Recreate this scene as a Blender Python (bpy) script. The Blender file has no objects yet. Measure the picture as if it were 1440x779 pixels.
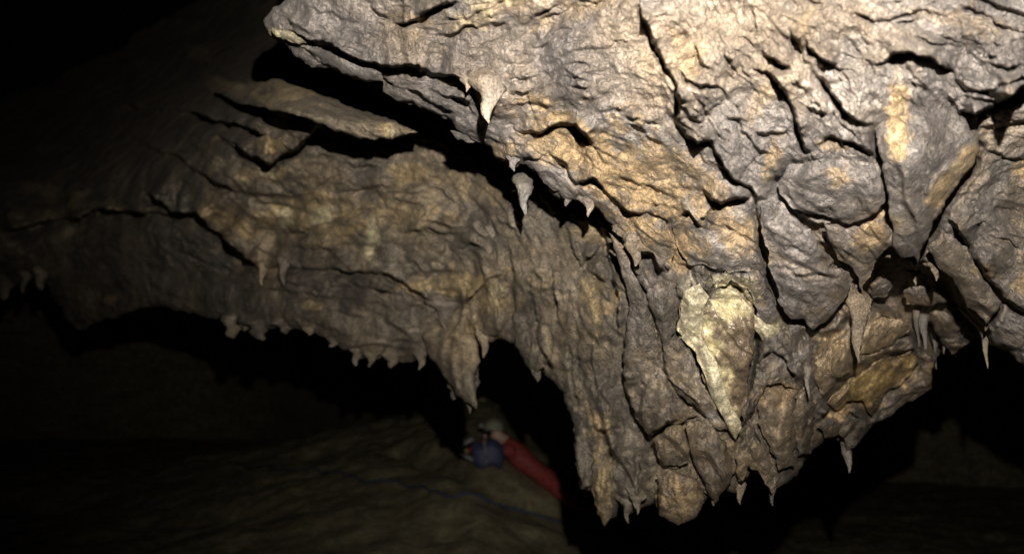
import bpy, bmesh, math, random
import numpy as np
from mathutils import Vector

S = bpy.context.scene
# ------------------------------------------------------------------ camera
W, H, F = 1440.0, 779.0, 1198.0            # photograph size and focal length in photo pixels
PITCH = math.radians(8.0)
CAM = np.array((0.0, 0.0, 1.6))
cd = bpy.data.cameras.new('camera')
cam = bpy.data.objects.new('camera', cd); S.collection.objects.link(cam)
cam.location = CAM; cam.rotation_euler = (math.radians(90) + PITCH, 0, 0)
cd.sensor_width = 36.0; cd.lens = 36.0 * F / W
cd.clip_start = 0.05; cd.clip_end = 200.0
cd.dof.use_dof = True; cd.dof.focus_distance = 2.15; cd.dof.aperture_fstop = 2.2
S.camera = cam
# ------------------------------------------------------------------ world: the dark of a cave
wd = bpy.data.worlds.new('World'); S.world = wd; wd.use_nodes = True
bg = wd.node_tree.nodes['Background']
bg.inputs[0].default_value = (0.5, 0.6, 0.7, 1); bg.inputs[1].default_value = 0.0004
# ------------------------------------------------------------------ the caver's torch, held up and to the right of the camera
ld = bpy.data.lights.new('torch_light', 'SPOT')
ld.energy = 700.0; ld.color = (1.0, 0.94, 0.865); ld.spot_size = math.radians(112); ld.spot_blend = 1.0
ld.shadow_soft_size = 0.012
lo = bpy.data.objects.new('torch_light', ld); S.collection.objects.link(lo)
LPOS = np.array((0.08, -0.05, 1.93)); lo.location = LPOS
# ------------------------------------------------------------------ exposure
S.view_settings.view_transform = 'Standard'; S.view_settings.look = 'None'
S.view_settings.exposure = 0.0; S.view_settings.gamma = 1.0; S.view_settings.use_curve_mapping = False

cp, sp = math.cos(PITCH), math.sin(PITCH)
def P(u, v, d):
    """photo pixel + distance along the optical axis -> world point(s)"""
    u = np.asarray(u, float); v = np.asarray(v, float); d = np.asarray(d, float)
    x = d * (u - W / 2) / F; up = -d * (v - H / 2) / F
    return np.stack([CAM[0] + x, CAM[1] + d * cp - up * sp, CAM[2] + d * sp + up * cp], -1)
aim = P(960, -190, 2.0)
lo.rotation_euler = Vector(aim - LPOS).to_track_quat('-Z', 'Y').to_euler()

# ------------------------------------------------------------------ noise
def _h(ix, iy, seed):
    n = (ix.astype(np.int64) * 374761393 + iy.astype(np.int64) * 668265263 + seed * 974634777) & 0xFFFFFFFF
    n = ((n ^ (n >> 13)) * 1274126177) & 0xFFFFFFFF
    n = ((n ^ (n >> 16)) * 2246822519) & 0xFFFFFFFF
    return (n ^ (n >> 15)) & 1023
_ga = np.arange(1024) * (2 * math.pi / 1024)
_gx, _gy = np.cos(_ga), np.sin(_ga)
def perlin(x, y, seed=0):
    ix = np.floor(x); iy = np.floor(y); fx = x - ix; fy = y - iy
    def g(a, b):
        k = _h(ix + a, iy + b, seed); return _gx[k] * (fx - a) + _gy[k] * (fy - b)
    sx = fx * fx * fx * (fx * (fx * 6 - 15) + 10); sy = fy * fy * fy * (fy * (fy * 6 - 15) + 10)
    a = g(0, 0); b = g(1, 0); c = g(0, 1); d = g(1, 1)
    return (a + (b - a) * sx + (c - a) * sy + (a - b - c + d) * sx * sy) * 1.5
def fbm(x, y, seed=0, octv=4, gain=0.5):
    r = 0; a = 1.0; k = 1.0
    for i in range(octv):
        r = r + a * perlin(x * k + 17.3 * i, y * k - 9.1 * i, seed + i); a *= gain; k *= 2.03
    return r
def sstep(a, b, x):
    t = np.clip((x - a) / (b - a), 0, 1); return t * t * (3 - 2 * t)
def rbf(pts):
    """thin-plate interpolation through (u, v, value) points"""
    p = np.array(pts, float); xy = p[:, :2] / 400.0; n = len(p)
    def k(r2): return np.where(r2 > 1e-12, 0.5 * r2 * np.log(np.maximum(r2, 1e-12)), 0)
    A = np.zeros((n + 3, n + 3)); d2 = ((xy[:, None] - xy[None]) ** 2).sum(-1)
    A[:n, :n] = k(d2) + np.eye(n) * 0.01; A[:n, n] = 1; A[:n, n + 1:] = xy; A[n, :n] = 1; A[n + 1:, :n] = xy.T
    b = np.zeros(n + 3); b[:n] = p[:, 2]; w = np.linalg.solve(A, b)
    def f(u, v):
        u = np.asarray(u, float) / 400; v = np.asarray(v, float) / 400; r = w[n] + w[n + 1] * u + w[n + 2] * v
        for i in range(n): r = r + w[i] * k((u - xy[i, 0]) ** 2 + (v - xy[i, 1]) ** 2)
        return r
    return f
def seg_dist(u, v, pts):
    """distance to a polyline, signed side, parameter 0..1 along it"""
    pts = np.array(pts, float); L = np.hypot(*(pts[1:] - pts[:-1]).T); cum = np.concatenate([[0], np.cumsum(L)])
    best = np.full(u.shape, 1e9); side = np.zeros(u.shape); par = np.zeros(u.shape)
    for i in range(len(pts) - 1):
        a = pts[i]; d = pts[i + 1] - a; l2 = max(d @ d, 1e-9)
        t = np.clip(((u - a[0]) * d[0] + (v - a[1]) * d[1]) / l2, 0, 1)
        du = u - a[0] - t * d[0]; dv = v - a[1] - t * d[1]; r = np.hypot(du, dv)
        m = r < best; best = np.where(m, r, best)
        side = np.where(m, np.sign(d[0] * (v - a[1]) - d[1] * (u - a[0])), side)
        par = np.where(m, (cum[i] + t * L[i]) / cum[-1], par)
    return best, side, par, cum[-1]
def poly_sdf(u, v, poly):
    """signed distance to a polygon in pixels, positive inside"""
    p = np.array(poly, float); q = np.roll(p, -1, 0); ins = np.zeros(u.shape, bool); best = np.full(u.shape, 1e9)
    for a, b in zip(p, q):
        d = b - a; l2 = max(d @ d, 1e-9)
        t = np.clip(((u - a[0]) * d[0] + (v - a[1]) * d[1]) / l2, 0, 1)
        best = np.minimum(best, np.hypot(u - a[0] - t * d[0], v - a[1] - t * d[1]))
        c = (a[1] > v) != (b[1] > v)
        if abs(d[1]) > 1e-9: ins ^= c & (u < d[0] * (v - a[1]) / d[1] + a[0])
    return np.where(ins, best, -best)

# ------------------------------------------------------------------ object helpers
def link(o, parent=None, label=None, cat=None, group=None, kind=None):
    S.collection.objects.link(o)
    if parent is not None: o.parent = parent
    if label: o['label'] = label
    if cat: o['category'] = cat
    if group: o['group'] = group
    if kind: o['kind'] = kind
    return o
def mesh_obj(name, verts, faces, mat, stain=None, smooth=True, at_origin=False, **kw):
    verts = np.asarray(verts, float)
    c = np.zeros(3) if at_origin else verts.mean(0)
    me = bpy.data.meshes.new(name)
    if isinstance(faces, np.ndarray):
        nf, k = faces.shape
        me.vertices.add(len(verts)); me.vertices.foreach_set('co', (verts - c).ravel())
        me.loops.add(nf * k); me.loops.foreach_set('vertex_index', faces.ravel().astype(np.int32))
        me.polygons.add(nf); me.polygons.foreach_set('loop_start', np.arange(0, nf * k, k, dtype=np.int32))
        me.update(calc_edges=True); me.validate()
    else:
        me.from_pydata((verts - c).tolist(), [], faces)
    if smooth: me.polygons.foreach_set('use_smooth', np.ones(len(me.polygons), bool))
    if stain is not None:
        a = me.color_attributes.new('stain', 'FLOAT_COLOR', 'POINT')
        s4 = np.zeros((len(verts), 4)); stain = np.asarray(stain); s4[:, :stain.shape[1]] = stain; a.data.foreach_set('color', s4.ravel())
    me.materials.append(mat); me.update()
    o = bpy.data.objects.new(name, me); o.location = c
    if kw.get('parent') is not None: o.location = Vector(c) - kw['parent'].location
    return link(o, **kw)

# ------------------------------------------------------------------ materials
def rock_mat(name, dark, light, ochre, cream, bump=0.5, rough=0.85, brown=((0.072, 0.058, 0.043), (0.185, 0.155, 0.118))):
    m = bpy.data.materials.new(name); m.use_nodes = True; nt = m.node_tree; N = nt.nodes; L = nt.links
    bs = N['Principled BSDF']; geo = N.new('ShaderNodeNewGeometry')
    def noise(scale, det, ro=0.6, dist=0.0):
        n = N.new('ShaderNodeTexNoise'); n.inputs['Scale'].default_value = scale; n.inputs['Detail'].default_value = det
        n.inputs['Roughness'].default_value = ro; n.inputs['Distortion'].default_value = dist
        L.new(geo.outputs['Position'], n.inputs['Vector']); return n.outputs[0]
    def mix(f, a, b, mode='MIX'):
        x = N.new('ShaderNodeMix'); x.data_type = 'RGBA'; x.blend_type = mode
        for s, val in ((x.inputs['Factor'], f), (x.inputs['A'], a), (x.inputs['B'], b)):
            if isinstance(val, (int, float)): s.default_value = val
            elif isinstance(val, tuple): s.default_value = (*val, 1)
            else: L.new(val, s)
        return x.outputs['Result']
    def mrange(v, a, b, c=0.0, d=1.0):
        x = N.new('ShaderNodeMapRange'); L.new(v, x.inputs[0])
        for i, q in enumerate((a, b, c, d)): x.inputs[i + 1].default_value = q
        return x.outputs[0]
    def math_(op, a, b):
        x = N.new('ShaderNodeMath'); x.operation = op
        for i, val in enumerate((a, b)):
            if isinstance(val, (int, float)): x.inputs[i].default_value = val
            else: L.new(val, x.inputs[i])
        return x.outputs[0]
    at = N.new('ShaderNodeAttribute'); at.attribute_name = 'stain'
    sep = N.new('ShaderNodeSeparateColor'); L.new(at.outputs['Color'], sep.inputs[0])
    n1 = noise(7, 6, 0.62, 0.6); n2 = noise(38, 5, 0.65); n3 = noise(2.3, 3); n4 = noise(150, 3, 0.6)
    f1 = mrange(n1, 0.34, 0.66)
    base = mix(at.outputs['Alpha'], mix(f1, dark, light), mix(f1, *brown))
    # a faint ochre tint drifting through the grey, then the mapped stains
    oc = math_('MULTIPLY', mrange(n3, 0.46, 0.70), 0.5)
    oc = math_('ADD', oc, math_('MULTIPLY', sep.outputs[0], mrange(n2, 0.25, 0.6, 0.55, 1.1)))
    base = mix(math_('MINIMUM', oc, 1.0), base, ochre)
    cr = math_('MULTIPLY', sep.outputs[1], mrange(n2, 0.25, 0.55, 0.6, 1.0))
    base = mix(math_('MINIMUM', cr, 1.0), base, cream)
    v = mrange(n2, 0.3, 0.7, 0.66, 1.28)
    col = N.new('ShaderNodeCombineColor'); [L.new(v, col.inputs[i]) for i in range(3)]
    base = mix(1.0, base, col.outputs[0], 'MULTIPLY')
    v2 = mrange(n4, 0.32, 0.68, 0.56, 1.36)
    col2 = N.new('ShaderNodeCombineColor'); [L.new(v2, col2.inputs[i]) for i in range(3)]
    base = mix(1.0, base, col2.outputs[0], 'MULTIPLY')
    v3 = mrange(noise(4.6, 4, 0.6, 1.2), 0.34, 0.64, 0.68, 1.12)
    col3 = N.new('ShaderNodeCombineColor'); [L.new(v3, col3.inputs[i]) for i in range(3)]
    base = mix(1.0, base, col3.outputs[0], 'MULTIPLY')
    L.new(base, bs.inputs['Base Color'])
    L.new(mrange(sep.outputs[2], 0, 1, rough, 0.2), bs.inputs['Roughness'])
    bs.inputs['Specular IOR Level'].default_value = 0.4
    hsum = math_('ADD', math_('MULTIPLY', n2, 0.40), math_('MULTIPLY', n4, 0.75))
    hsum = math_('ADD', hsum, math_('MULTIPLY', noise(420, 2), 0.32))
    hsum = math_('MULTIPLY', hsum, mrange(noise(3.7, 3, 0.6, 0.8), 0.36, 0.62, 0.25, 1.15))
    hh = math_('MULTIPLY', hsum, math_('SUBTRACT', 1.0, math_('MULTIPLY', sep.outputs[2], 0.88)))
    b = N.new('ShaderNodeBump'); b.inputs['Strength'].default_value = bump; b.inputs['Distance'].default_value = 0.02
    L.new(hh, b.inputs['Height']); L.new(b.outputs[0], bs.inputs['Normal'])
    return m
M_ROCK = rock_mat('grey_limestone', (0.138, 0.118, 0.103), (0.335, 0.298, 0.268), (0.45, 0.32, 0.175), (0.56, 0.49, 0.31), bump=1.0)
M_BROWN = rock_mat('brown_limestone', (0.088, 0.073, 0.055), (0.225, 0.19, 0.145), (0.38, 0.285, 0.155), (0.52, 0.45, 0.28), bump=1.0)
M_PALE = rock_mat('pale_calcite', (0.15, 0.135, 0.12), (0.34, 0.32, 0.295), (0.45, 0.34, 0.2), (0.5, 0.45, 0.32), bump=0.8, rough=0.45, brown=((0.12, 0.105, 0.09), (0.28, 0.26, 0.23)))
M_WET = rock_mat('wet_flowstone', (0.10, 0.075, 0.052), (0.21, 0.16, 0.11), (0.36, 0.25, 0.11), (0.58, 0.50, 0.29), bump=0.4, rough=0.4, brown=((0.09, 0.068, 0.047), (0.20, 0.152, 0.105)))
M_CREAM = rock_mat('cream_calcite', (0.38, 0.33, 0.22), (0.56, 0.50, 0.36), (0.45, 0.33, 0.16), (0.58, 0.52, 0.36), bump=0.4, rough=0.38, brown=((0.33, 0.28, 0.18), (0.54, 0.475, 0.33)))
M_MUD = rock_mat('cave_mud', (0.24, 0.21, 0.12), (0.46, 0.41, 0.25), (0.24, 0.18, 0.08), (0.3, 0.27, 0.18), bump=0.6, rough=0.8)
def plain(name, c, rough=0.7, var=0.3):
    m = bpy.data.materials.new(name); m.use_nodes = True; nt = m.node_tree; bs = nt.nodes['Principled BSDF']
    n = nt.nodes.new('ShaderNodeTexNoise'); n.inputs['Scale'].default_value = 25; n.inputs['Detail'].default_value = 4
    r = nt.nodes.new('ShaderNodeValToRGB'); nt.links.new(n.outputs[0], r.inputs[0])
    r.color_ramp.elements[0].position = 0.3; r.color_ramp.elements[1].position = 0.7
    r.color_ramp.elements[0].color = (*[x * (1 - var) for x in c], 1); r.color_ramp.elements[1].color = (*[min(1, x * (1 + var)) for x in c], 1)
    nt.links.new(r.outputs[0], bs.inputs['Base Color']); bs.inputs['Roughness'].default_value = rough
    return m

# ------------------------------------------------------------------ rock relief
LIGHT_SIDE = np.array((0.45, -0.9))        # up and to the right: the side ledges stand proud on
def warp(u, v, seed, a=1.0):
    return (u + a * (4.0 * perlin(u / 26, v / 26, seed) + 2.2 * perlin(u / 9, v / 9, seed + 5)),
            v + a * (4.0 * perlin(u / 26, v / 26, seed + 1) + 2.2 * perlin(u / 9, v / 9, seed + 6)))
def strata(u, v, angf, seed, scales):
    """overlapping shingle-like ledges that follow the direction field of the bedding"""
    c2, s2 = angf; th = np.degrees(0.5 * np.arctan2(s2(u, v), c2(u, v))) % 180
    out = np.zeros(u.shape)
    for k in range(8):
        a = k * 22.5; df = np.abs((th - a + 90) % 180 - 90); w = np.clip(1 - df / 22.5, 0, 1)
        m = w > 0.01
        if not m.any(): continue
        uu, vv = u[m], v[m]; r = math.radians(a); sx, sy = math.cos(r), math.sin(r); qx, qy = -sy, sx
        if qx * LIGHT_SIDE[0] + qy * LIGHT_SIDE[1] > 0: qx, qy = -qx, -qy
        al = uu * sx + vv * sy; pe = uu * qx + vv * qy; tot = 0
        for j, (lam, amp, bend) in enumerate(scales):
            sd = seed + 31 * j + 7 * k
            ph = pe / lam + bend * fbm(al / (lam * 2.6), pe / (lam * 1.5), sd, 3)
            f = ph - np.floor(ph); saw = np.where(f < 0.88, f / 0.88, (1 - f) / 0.12)
            on = sstep(-0.15, 0.35, fbm(al / (lam * 4), pe / (lam * 3), sd + 3, 2))
            tot = tot + amp * saw * (0.15 + 0.95 * on)
            tot = tot + amp * 0.35 * fbm(al / (lam * 1.5), pe / (lam * 0.4), sd + 9, 2)
        out[m] += w[m] * tot
    return out
class Field:
    def __init__(s, u0, u1, v0, v1, step, base, ang, seed, scales, rough, relief=None):
        s.u0, s.v0, s.step = u0, v0, step
        s.U, s.V = np.meshgrid(np.arange(u0, u1 + 1e-6, step), np.arange(v0, v1 + 1e-6, step))
        s.base = rbf(base)
        # evaluate the smooth base on a coarse lattice and resample: it has no fine detail
        cu = np.linspace(u0, u1 + step, 90); cv = np.linspace(v0, v1 + step, 70)
        CU, CV = np.meshgrid(cu, cv); C = s.base(CU, CV)
        fi = (s.U - u0) / (cu[1] - cu[0]); fj = (s.V - v0) / (cv[1] - cv[0])
        s.D0 = s.bil(C, fi, fj)
        z = s.D0 / 2.0                                  # relief is built at world scale
        un, vn = s.U, s.V
        af = (rbf([(p[0], p[1], math.cos(2 * math.radians(p[2]))) for p in ang]), rbf([(p[0], p[1], math.sin(2 * math.radians(p[2]))) for p in ang]))
        a0 = af[0](CU, CV); a1 = af[1](CU, CV); A0 = s.bil(a0, fi, fj); A1 = s.bil(a1, fi, fj)
        s.TH = np.degrees(0.5 * np.arctan2(A1, A0))
        s.X = strata(un, vn, (lambda u, v: A0, lambda u, v: A1), seed, scales)
        if relief: s.X *= np.clip(s.bil(rbf(relief)(CU, CV), fi, fj), .3, 1.3)
        s.X += rough * (0.030 * fbm(un / 95, vn / 95, seed + 200, 3) + 0.007 * fbm(un / 16, vn / 16, seed + 220, 3, 0.6))
        s.wu, s.wv = warp(un, vn, seed + 300)
        s.st = np.zeros(s.U.shape + (4,))
    @staticmethod
    def bil(G, x, y):
        x = np.clip(x, 0, G.shape[1] - 1.001); y = np.clip(y, 0, G.shape[0] - 1.001)
        i = x.astype(int); j = y.astype(int); a = x - i; b = y - j
        if G.ndim == 3: a = a[..., None]; b = b[..., None]
        return G[j, i] * (1 - a) * (1 - b) + G[j, i + 1] * a * (1 - b) + G[j + 1, i] * (1 - a) * b + G[j + 1, i + 1] * a * b
    def samp(s, G, u, v): return s.bil(G, (np.asarray(u, float) - s.u0) / s.step, (np.asarray(v, float) - s.v0) / s.step)
    def box(s, pts, m):
        p = np.array(pts, float); lo_ = p.min(0) - m; hi = p.max(0) + m
        i0 = max(0, int((lo_[0] - s.u0) / s.step)); i1 = min(s.U.shape[1], int((hi[0] - s.u0) / s.step) + 2)
        j0 = max(0, int((lo_[1] - s.v0) / s.step)); j1 = min(s.U.shape[0], int((hi[1] - s.v0) / s.step) + 2)
        return slice(j0, max(j1, j0)), slice(i0, max(i1, i0))
    def ledge(s, pts, h=0.03, L=22, g=0.03, w=5, flip=False):
        """a step in the rock: proud on the side that faces the light, a groove under its lip"""
        b = s.box(pts, 3.2 * L + 12)
        if s.U[b].size == 0: return
        d, side, t, ln = seg_dist(s.wu[b], s.wv[b], pts)
        p = np.array(pts, float); dr = p[-1] - p[0]; nrm = np.array((-dr[1], dr[0]))
        sg = 1.0 if nrm @ LIGHT_SIDE > 0 else -1.0
        if flip: sg = -sg
        sd = d * side * sg
        e = min(0.3, 22 / ln); tp = np.minimum(1, np.minimum(t, 1 - t) / e) * np.clip(0.75 + 0.9 * perlin(t * ln / 34, t * 0 + pts[0][0] * .37, 8), .4, 1.4)
        pr = 1 / (1 + np.exp(-np.clip(sd / 0.8, -30, 30)))
        s.X[b] += tp * (h * np.exp(-np.maximum(sd, 0) / L) * pr - g * np.exp(-(np.minimum(sd + 1, 0) / w) ** 2) * (1 - pr))
    def groove(s, pts, g=0.03, w=3):
        b = s.box(pts, 4 * w + 8)
        d, side, t, ln = seg_dist(s.wu[b], s.wv[b], pts); e = min(0.25, 14 / ln)
        s.X[b] -= g * np.exp(-(d / w) ** 2) * np.minimum(1, np.minimum(t, 1 - t) / e)
    def pit(s, poly, depth, soft=10):
        b = s.box(poly, soft + 10); sd = poly_sdf(s.wu[b], s.wv[b], poly)
        s.X[b] -= depth * sstep(-soft * 0.3, soft, sd)
    def blotch(s, u, v, ru, rv, ang, st, ch=0):
        r = max(ru, rv) * 1.8 + 10; b = s.box([(u - r, v - r), (u + r, v + r)], 0)
        if s.U[b].size == 0: return
        a = math.radians(ang); du = s.wu[b] - u; dv = s.wv[b] - v
        x = (du * math.cos(a) + dv * math.sin(a)) / ru; y = (-du * math.sin(a) + dv * math.cos(a)) / rv
        r2 = np.hypot(x, y) + 0.85 * fbm(s.U[b] / 26, s.V[b] / 26, 77 + int(u), 5, .6)
        q = s.st[b]; q[..., ch] = np.maximum(q[..., ch], st * sstep(1.4, 0.5, r2))
    def streak(s, pts, w, st, ch=0):
        b = s.box(pts, w * 2 + 8); d, _, t, _ = seg_dist(s.wu[b], s.wv[b], pts)
        q = s.st[b]; q[..., ch] = np.maximum(q[..., ch], st * sstep(1.3, 0.6, d / w))

def cell_mesh(sd):
    """quads of the grid cells that touch the inside; returns vertex ids in use and faces"""
    ins = sd > 0; c = ins[:-1, :-1] | ins[1:, :-1] | ins[:-1, 1:] | ins[1:, 1:]
    j, i = np.nonzero(c); n = sd.shape[1]; a = j * n + i
    return np.stack([a, a + n, a + n + 1, a + 1], -1)
def snap(U, V, sd):
    gy, gx = np.gradient(sd); st = max(U[0, 1] - U[0, 0], 1e-6); gx /= st; gy /= st
    l = np.hypot(gx, gy) + 1e-6; o = sd <= 0; m = np.clip(sd, -2.2 * st, 0)
    return np.where(o, U - m * gx / l, U), np.where(o, V - m * gy / l, V)
def boundary(faces):
    e = np.concatenate([faces[:, [0, 1]], faces[:, [1, 2]], faces[:, [2, 3]], faces[:, [3, 0]]])
    k = np.sort(e, 1); key = k[:, 0].astype(np.int64) * 10_000_000 + k[:, 1]
    _, idx, cnt = np.unique(key, return_index=True, return_counts=True)
    return e[idx[cnt == 1]]
def sheet(name, fld, outline, mat, roll=0.08, R=26, thick=0.5, **kw):
    """a rock face cut to its outline, its rim rolled back and carried on as a thick edge"""
    sd = poly_sdf(fld.wu, fld.wv, outline)
    U, V = snap(fld.U, fld.V, sd)
    x = 1 - np.clip(sd / R, 0, 1); D = fld.D0 - fld.X + roll * (1 - np.sqrt(np.maximum(1 - x * x, 0)))
    fld.Z = D
    f = cell_mesh(sd); used = np.unique(f); re = np.full(U.size, -1); re[used] = np.arange(len(used)); f = re[f]
    uu, vv, dd = U.ravel()[used], V.ravel()[used], D.ravel()[used]
    v = P(uu, vv, dd); st = fld.st.reshape(-1, 4)[used]
    be = boundary(f); bv = np.unique(be); nb = np.full(len(v), -1); nb[bv] = len(v) + np.arange(len(bv))
    # thick edge
    v = np.concatenate([v, P(uu[bv], vv[bv], dd[bv] + thick)]); st = np.concatenate([st, st[bv]])
    f = np.concatenate([f, np.stack([be[:, 1], be[:, 0], nb[be[:, 0]], nb[be[:, 1]]], -1)])
    return mesh_obj(name, v, f, mat, st, **kw)
def solid(name, fld, poly, mat, lift=0.03, T=0.06, p=0.5, back=0.08, k=1.0, wob=1.0, stain=None, zc=None, step=None, sink=0.0, sv=None, **kw):
    """a closed rounded lump of rock with the given outline, standing on the rock face"""
    pa = np.array(poly, float); st_ = step or max(1.2, min(1.8, (pa.max(0) - pa.min(0)).max() / 70))
    u = np.arange(pa[:, 0].min() - 8, pa[:, 0].max() + 8, st_); v = np.arange(pa[:, 1].min() - 8, pa[:, 1].max() + 8, st_)
    U, V = np.meshgrid(u, v)
    wu, wv = warp(U, V, int(pa[0, 0]) + 3, 1.0 * wob); sd = poly_sdf(wu, wv, poly)
    ins = sd > 0; phi = np.where(ins, sd, 0.0) * 8
    for _ in range(int(1.3 * max(U.shape)) + 60):
        q = 0.25 * (np.roll(phi, 1, 0) + np.roll(phi, -1, 0) + np.roll(phi, 1, 1) + np.roll(phi, -1, 1)) + 1.0
        phi = np.where(ins, q, 0)
    prof = (phi / max(phi.max(), 1e-6)) ** p
    U2, V2 = snap(U, V, sd)
    D0 = fld.samp(fld.D0, U2, V2) if zc is None else zc(U2, V2)
    X = (fld.samp(fld.XS, U2, V2) - .05) * k
    if sink: lift = lift - sink * sstep(sv[1], sv[0], V2 + 10 * perlin(U2 / 30, V2 / 30, 3))
    fade = np.clip(prof * 2, 0, 1)
    front = D0 - lift - T * prof - X * fade; bk = D0 - lift + back * prof
    f = cell_mesh(sd); used = np.unique(f); n = len(used); re = np.full(U.size, -1); re[used] = np.arange(n); f = re[f]
    uu, vv = U2.ravel()[used], V2.ravel()[used]
    vf = P(uu, vv, front.ravel()[used]); be = boundary(f); bv = np.unique(be)
    isb = np.zeros(n, bool); isb[bv] = True; vb = P(uu, vv, bk.ravel()[used] + 0.004)
    idx = np.where(isb, np.arange(n), n + np.arange(n))
    verts = np.concatenate([vf, vb]); faces = np.concatenate([f, idx[f][:, ::-1]])
    keep = np.unique(faces); r2 = np.full(len(verts), -1); r2[keep] = np.arange(len(keep))
    sm = fld.samp(fld.st, U2, V2).reshape(-1, 4)[used]
    if stain is not None: sm[:, :3] = np.maximum(sm[:, :3], np.array(stain, float))
    return mesh_obj(name, verts[keep], r2[faces], mat, np.concatenate([sm, sm])[keep], **kw)
rnd = random.Random(4)
def stalactite(u, vt, vb, w, d, mat, name='stalactite', bent=0.0, stain=(0, 0, .3, 0), seed=None, pw=0.8, flat=0.8, sides=14, embed=0.35, **kw):
    """a tapering dripstone that hangs plumb from the rock: vt/vb are the photo rows of root and tip"""
    r = random.Random(seed if seed is not None else int(u * 7 + vt)); top = P(u, vt, d); L = (vb - vt) * d / F / cp; R = w * d / F / 2
    rings = 16; vs = []; fs = []; ph = [r.uniform(0, 6.28) for _ in range(4)]
    for i in range(rings):
        t = -embed + (1 + embed) * i / (rings - 1); tt = max(t, 0)
        rad = R * (1 + 0.25 * max(-t, 0) / max(embed, .01)) * ((1 - tt) ** pw * 0.92 + 0.08) * (0.82 + 0.5 * math.exp(-tt * 5)) * (1 + 0.08 * math.sin(t * 11 + ph[0]) + 0.06 * math.sin(t * 27 + ph[1]))
        cx = bent * R * tt * tt + 0.16 * R * math.sin(t * 7 + ph[2])
        for j in range(sides):
            a = 2 * math.pi * j / sides; q = 1 + 0.12 * math.sin(2 * a + ph[0] + 3 * t) + 0.10 * math.sin(3 * a + ph[3] + 5 * t) + 0.08 * math.sin(5 * a + ph[1] + 9 * t)
            vs.append((top[0] + cx + rad * q * math.cos(a), top[1] + rad * q * flat * math.sin(a) + 1.3 * L * max(-t, 0), top[2] - L * t))
    tip = len(vs); vs.append((top[0] + bent * R, top[1], top[2] - L * 1.0 - R * 0.1)); cap = len(vs); vs.append((top[0], top[1] + 1.3 * L * embed, top[2] + L * embed))
    for i in range(rings - 1):
        for j in range(sides):
            a = i * sides + j; b = i * sides + (j + 1) % sides; fs.append((a, b, b + sides, a + sides))
    k = (rings - 1) * sides
    for j in range(sides): fs.append((k + j, k + (j + 1) % sides, tip)); fs.append((j, cap, (j + 1) % sides))
    return mesh_obj(name, vs, fs, mat, np.tile(np.array(stain, float), (len(vs), 1)), **kw)

# ================================================================== the near ceiling, hanging down into a broad pendant
FA = Field(330, 1880, -150, 790, 1.6,
    [(340, 0, 2.5), (600, -60, 1.9), (900, -80, 1.62), (1200, -80, 1.5), (1440, -80, 1.5), (1640, -80, 1.6), (1870, -80, 1.8), (1870, 300, 2.3), (1870, 600, 2.6),
     (540, 110, 2.36), (690, 170, 2.28), (900, 150, 1.82), (1100, 150, 1.70), (1300, 150, 1.67), (1440, 150, 1.78), (1620, 150, 1.9),
     (760, 250, 2.34), (860, 320, 2.38), (1000, 300, 2.12), (1150, 300, 2.0), (1280, 300, 1.95), (1420, 220, 2.02), (1440, 300, 2.2), (1620, 350, 2.3),
     (950, 450, 2.42), (1050, 450, 2.36), (1150, 420, 2.30), (1250, 430, 2.55), (1400, 430, 2.4), (1560, 540, 2.4),
     (890, 600, 2.76), (1000, 600, 2.64), (1130, 590, 2.68), (1300, 530, 3.05), (1210, 600, 3.0),
     (925, 735, 2.88), (1000, 720, 2.84), (1090, 700, 2.82), (1180, 640, 3.1)],
    [(450, 60, 22), (540, 70, 15), (650, 80, -5), (780, 60, -25), (850, 20, -25), (820, 130, -15), (890, 90, -5), (850, 220, 25), (780, 250, 45),
     (930, 260, 32), (970, 130, 55), (1050, 60, 65), (1100, 150, 55), (1030, 220, 50), (1200, 60, 35), (1300, 40, 20), (1420, 80, 18), (1190, 250, 40),
     (1280, 200, 85), (1280, 320, 85), (1350, 270, -45), (1430, 250, -10), (1400, 350, 50), (1130, 400, 20), (900, 450, 86), (1000, 550, 76),
     (1080, 600, 80), (950, 700, 82), (850, 650, 88), (1250, 540, -30), (1000, 350, 32), (1200, 480, 100)],
    11, [(105, 0.065, 0.9), (46, 0.034, 0.9), (21, 0.015, 0.8), (10, 0.006, 0.7)], 1.3,
    [(400, 30, .8), (500, 60, .7), (700, 80, .45), (850, 100, .45), (950, 50, .5), (850, 230, .6), (1050, 50, .5), (1200, 40, .5), (1100, 180, .85), (1350, 40, .7), (1280, 250, .7), (1420, 180, .8), (1420, 320, 1), (930, 450, .8), (1000, 650, 1), (1200, 550, 1.1), (900, 320, .8), (700, 180, .8)])
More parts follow.
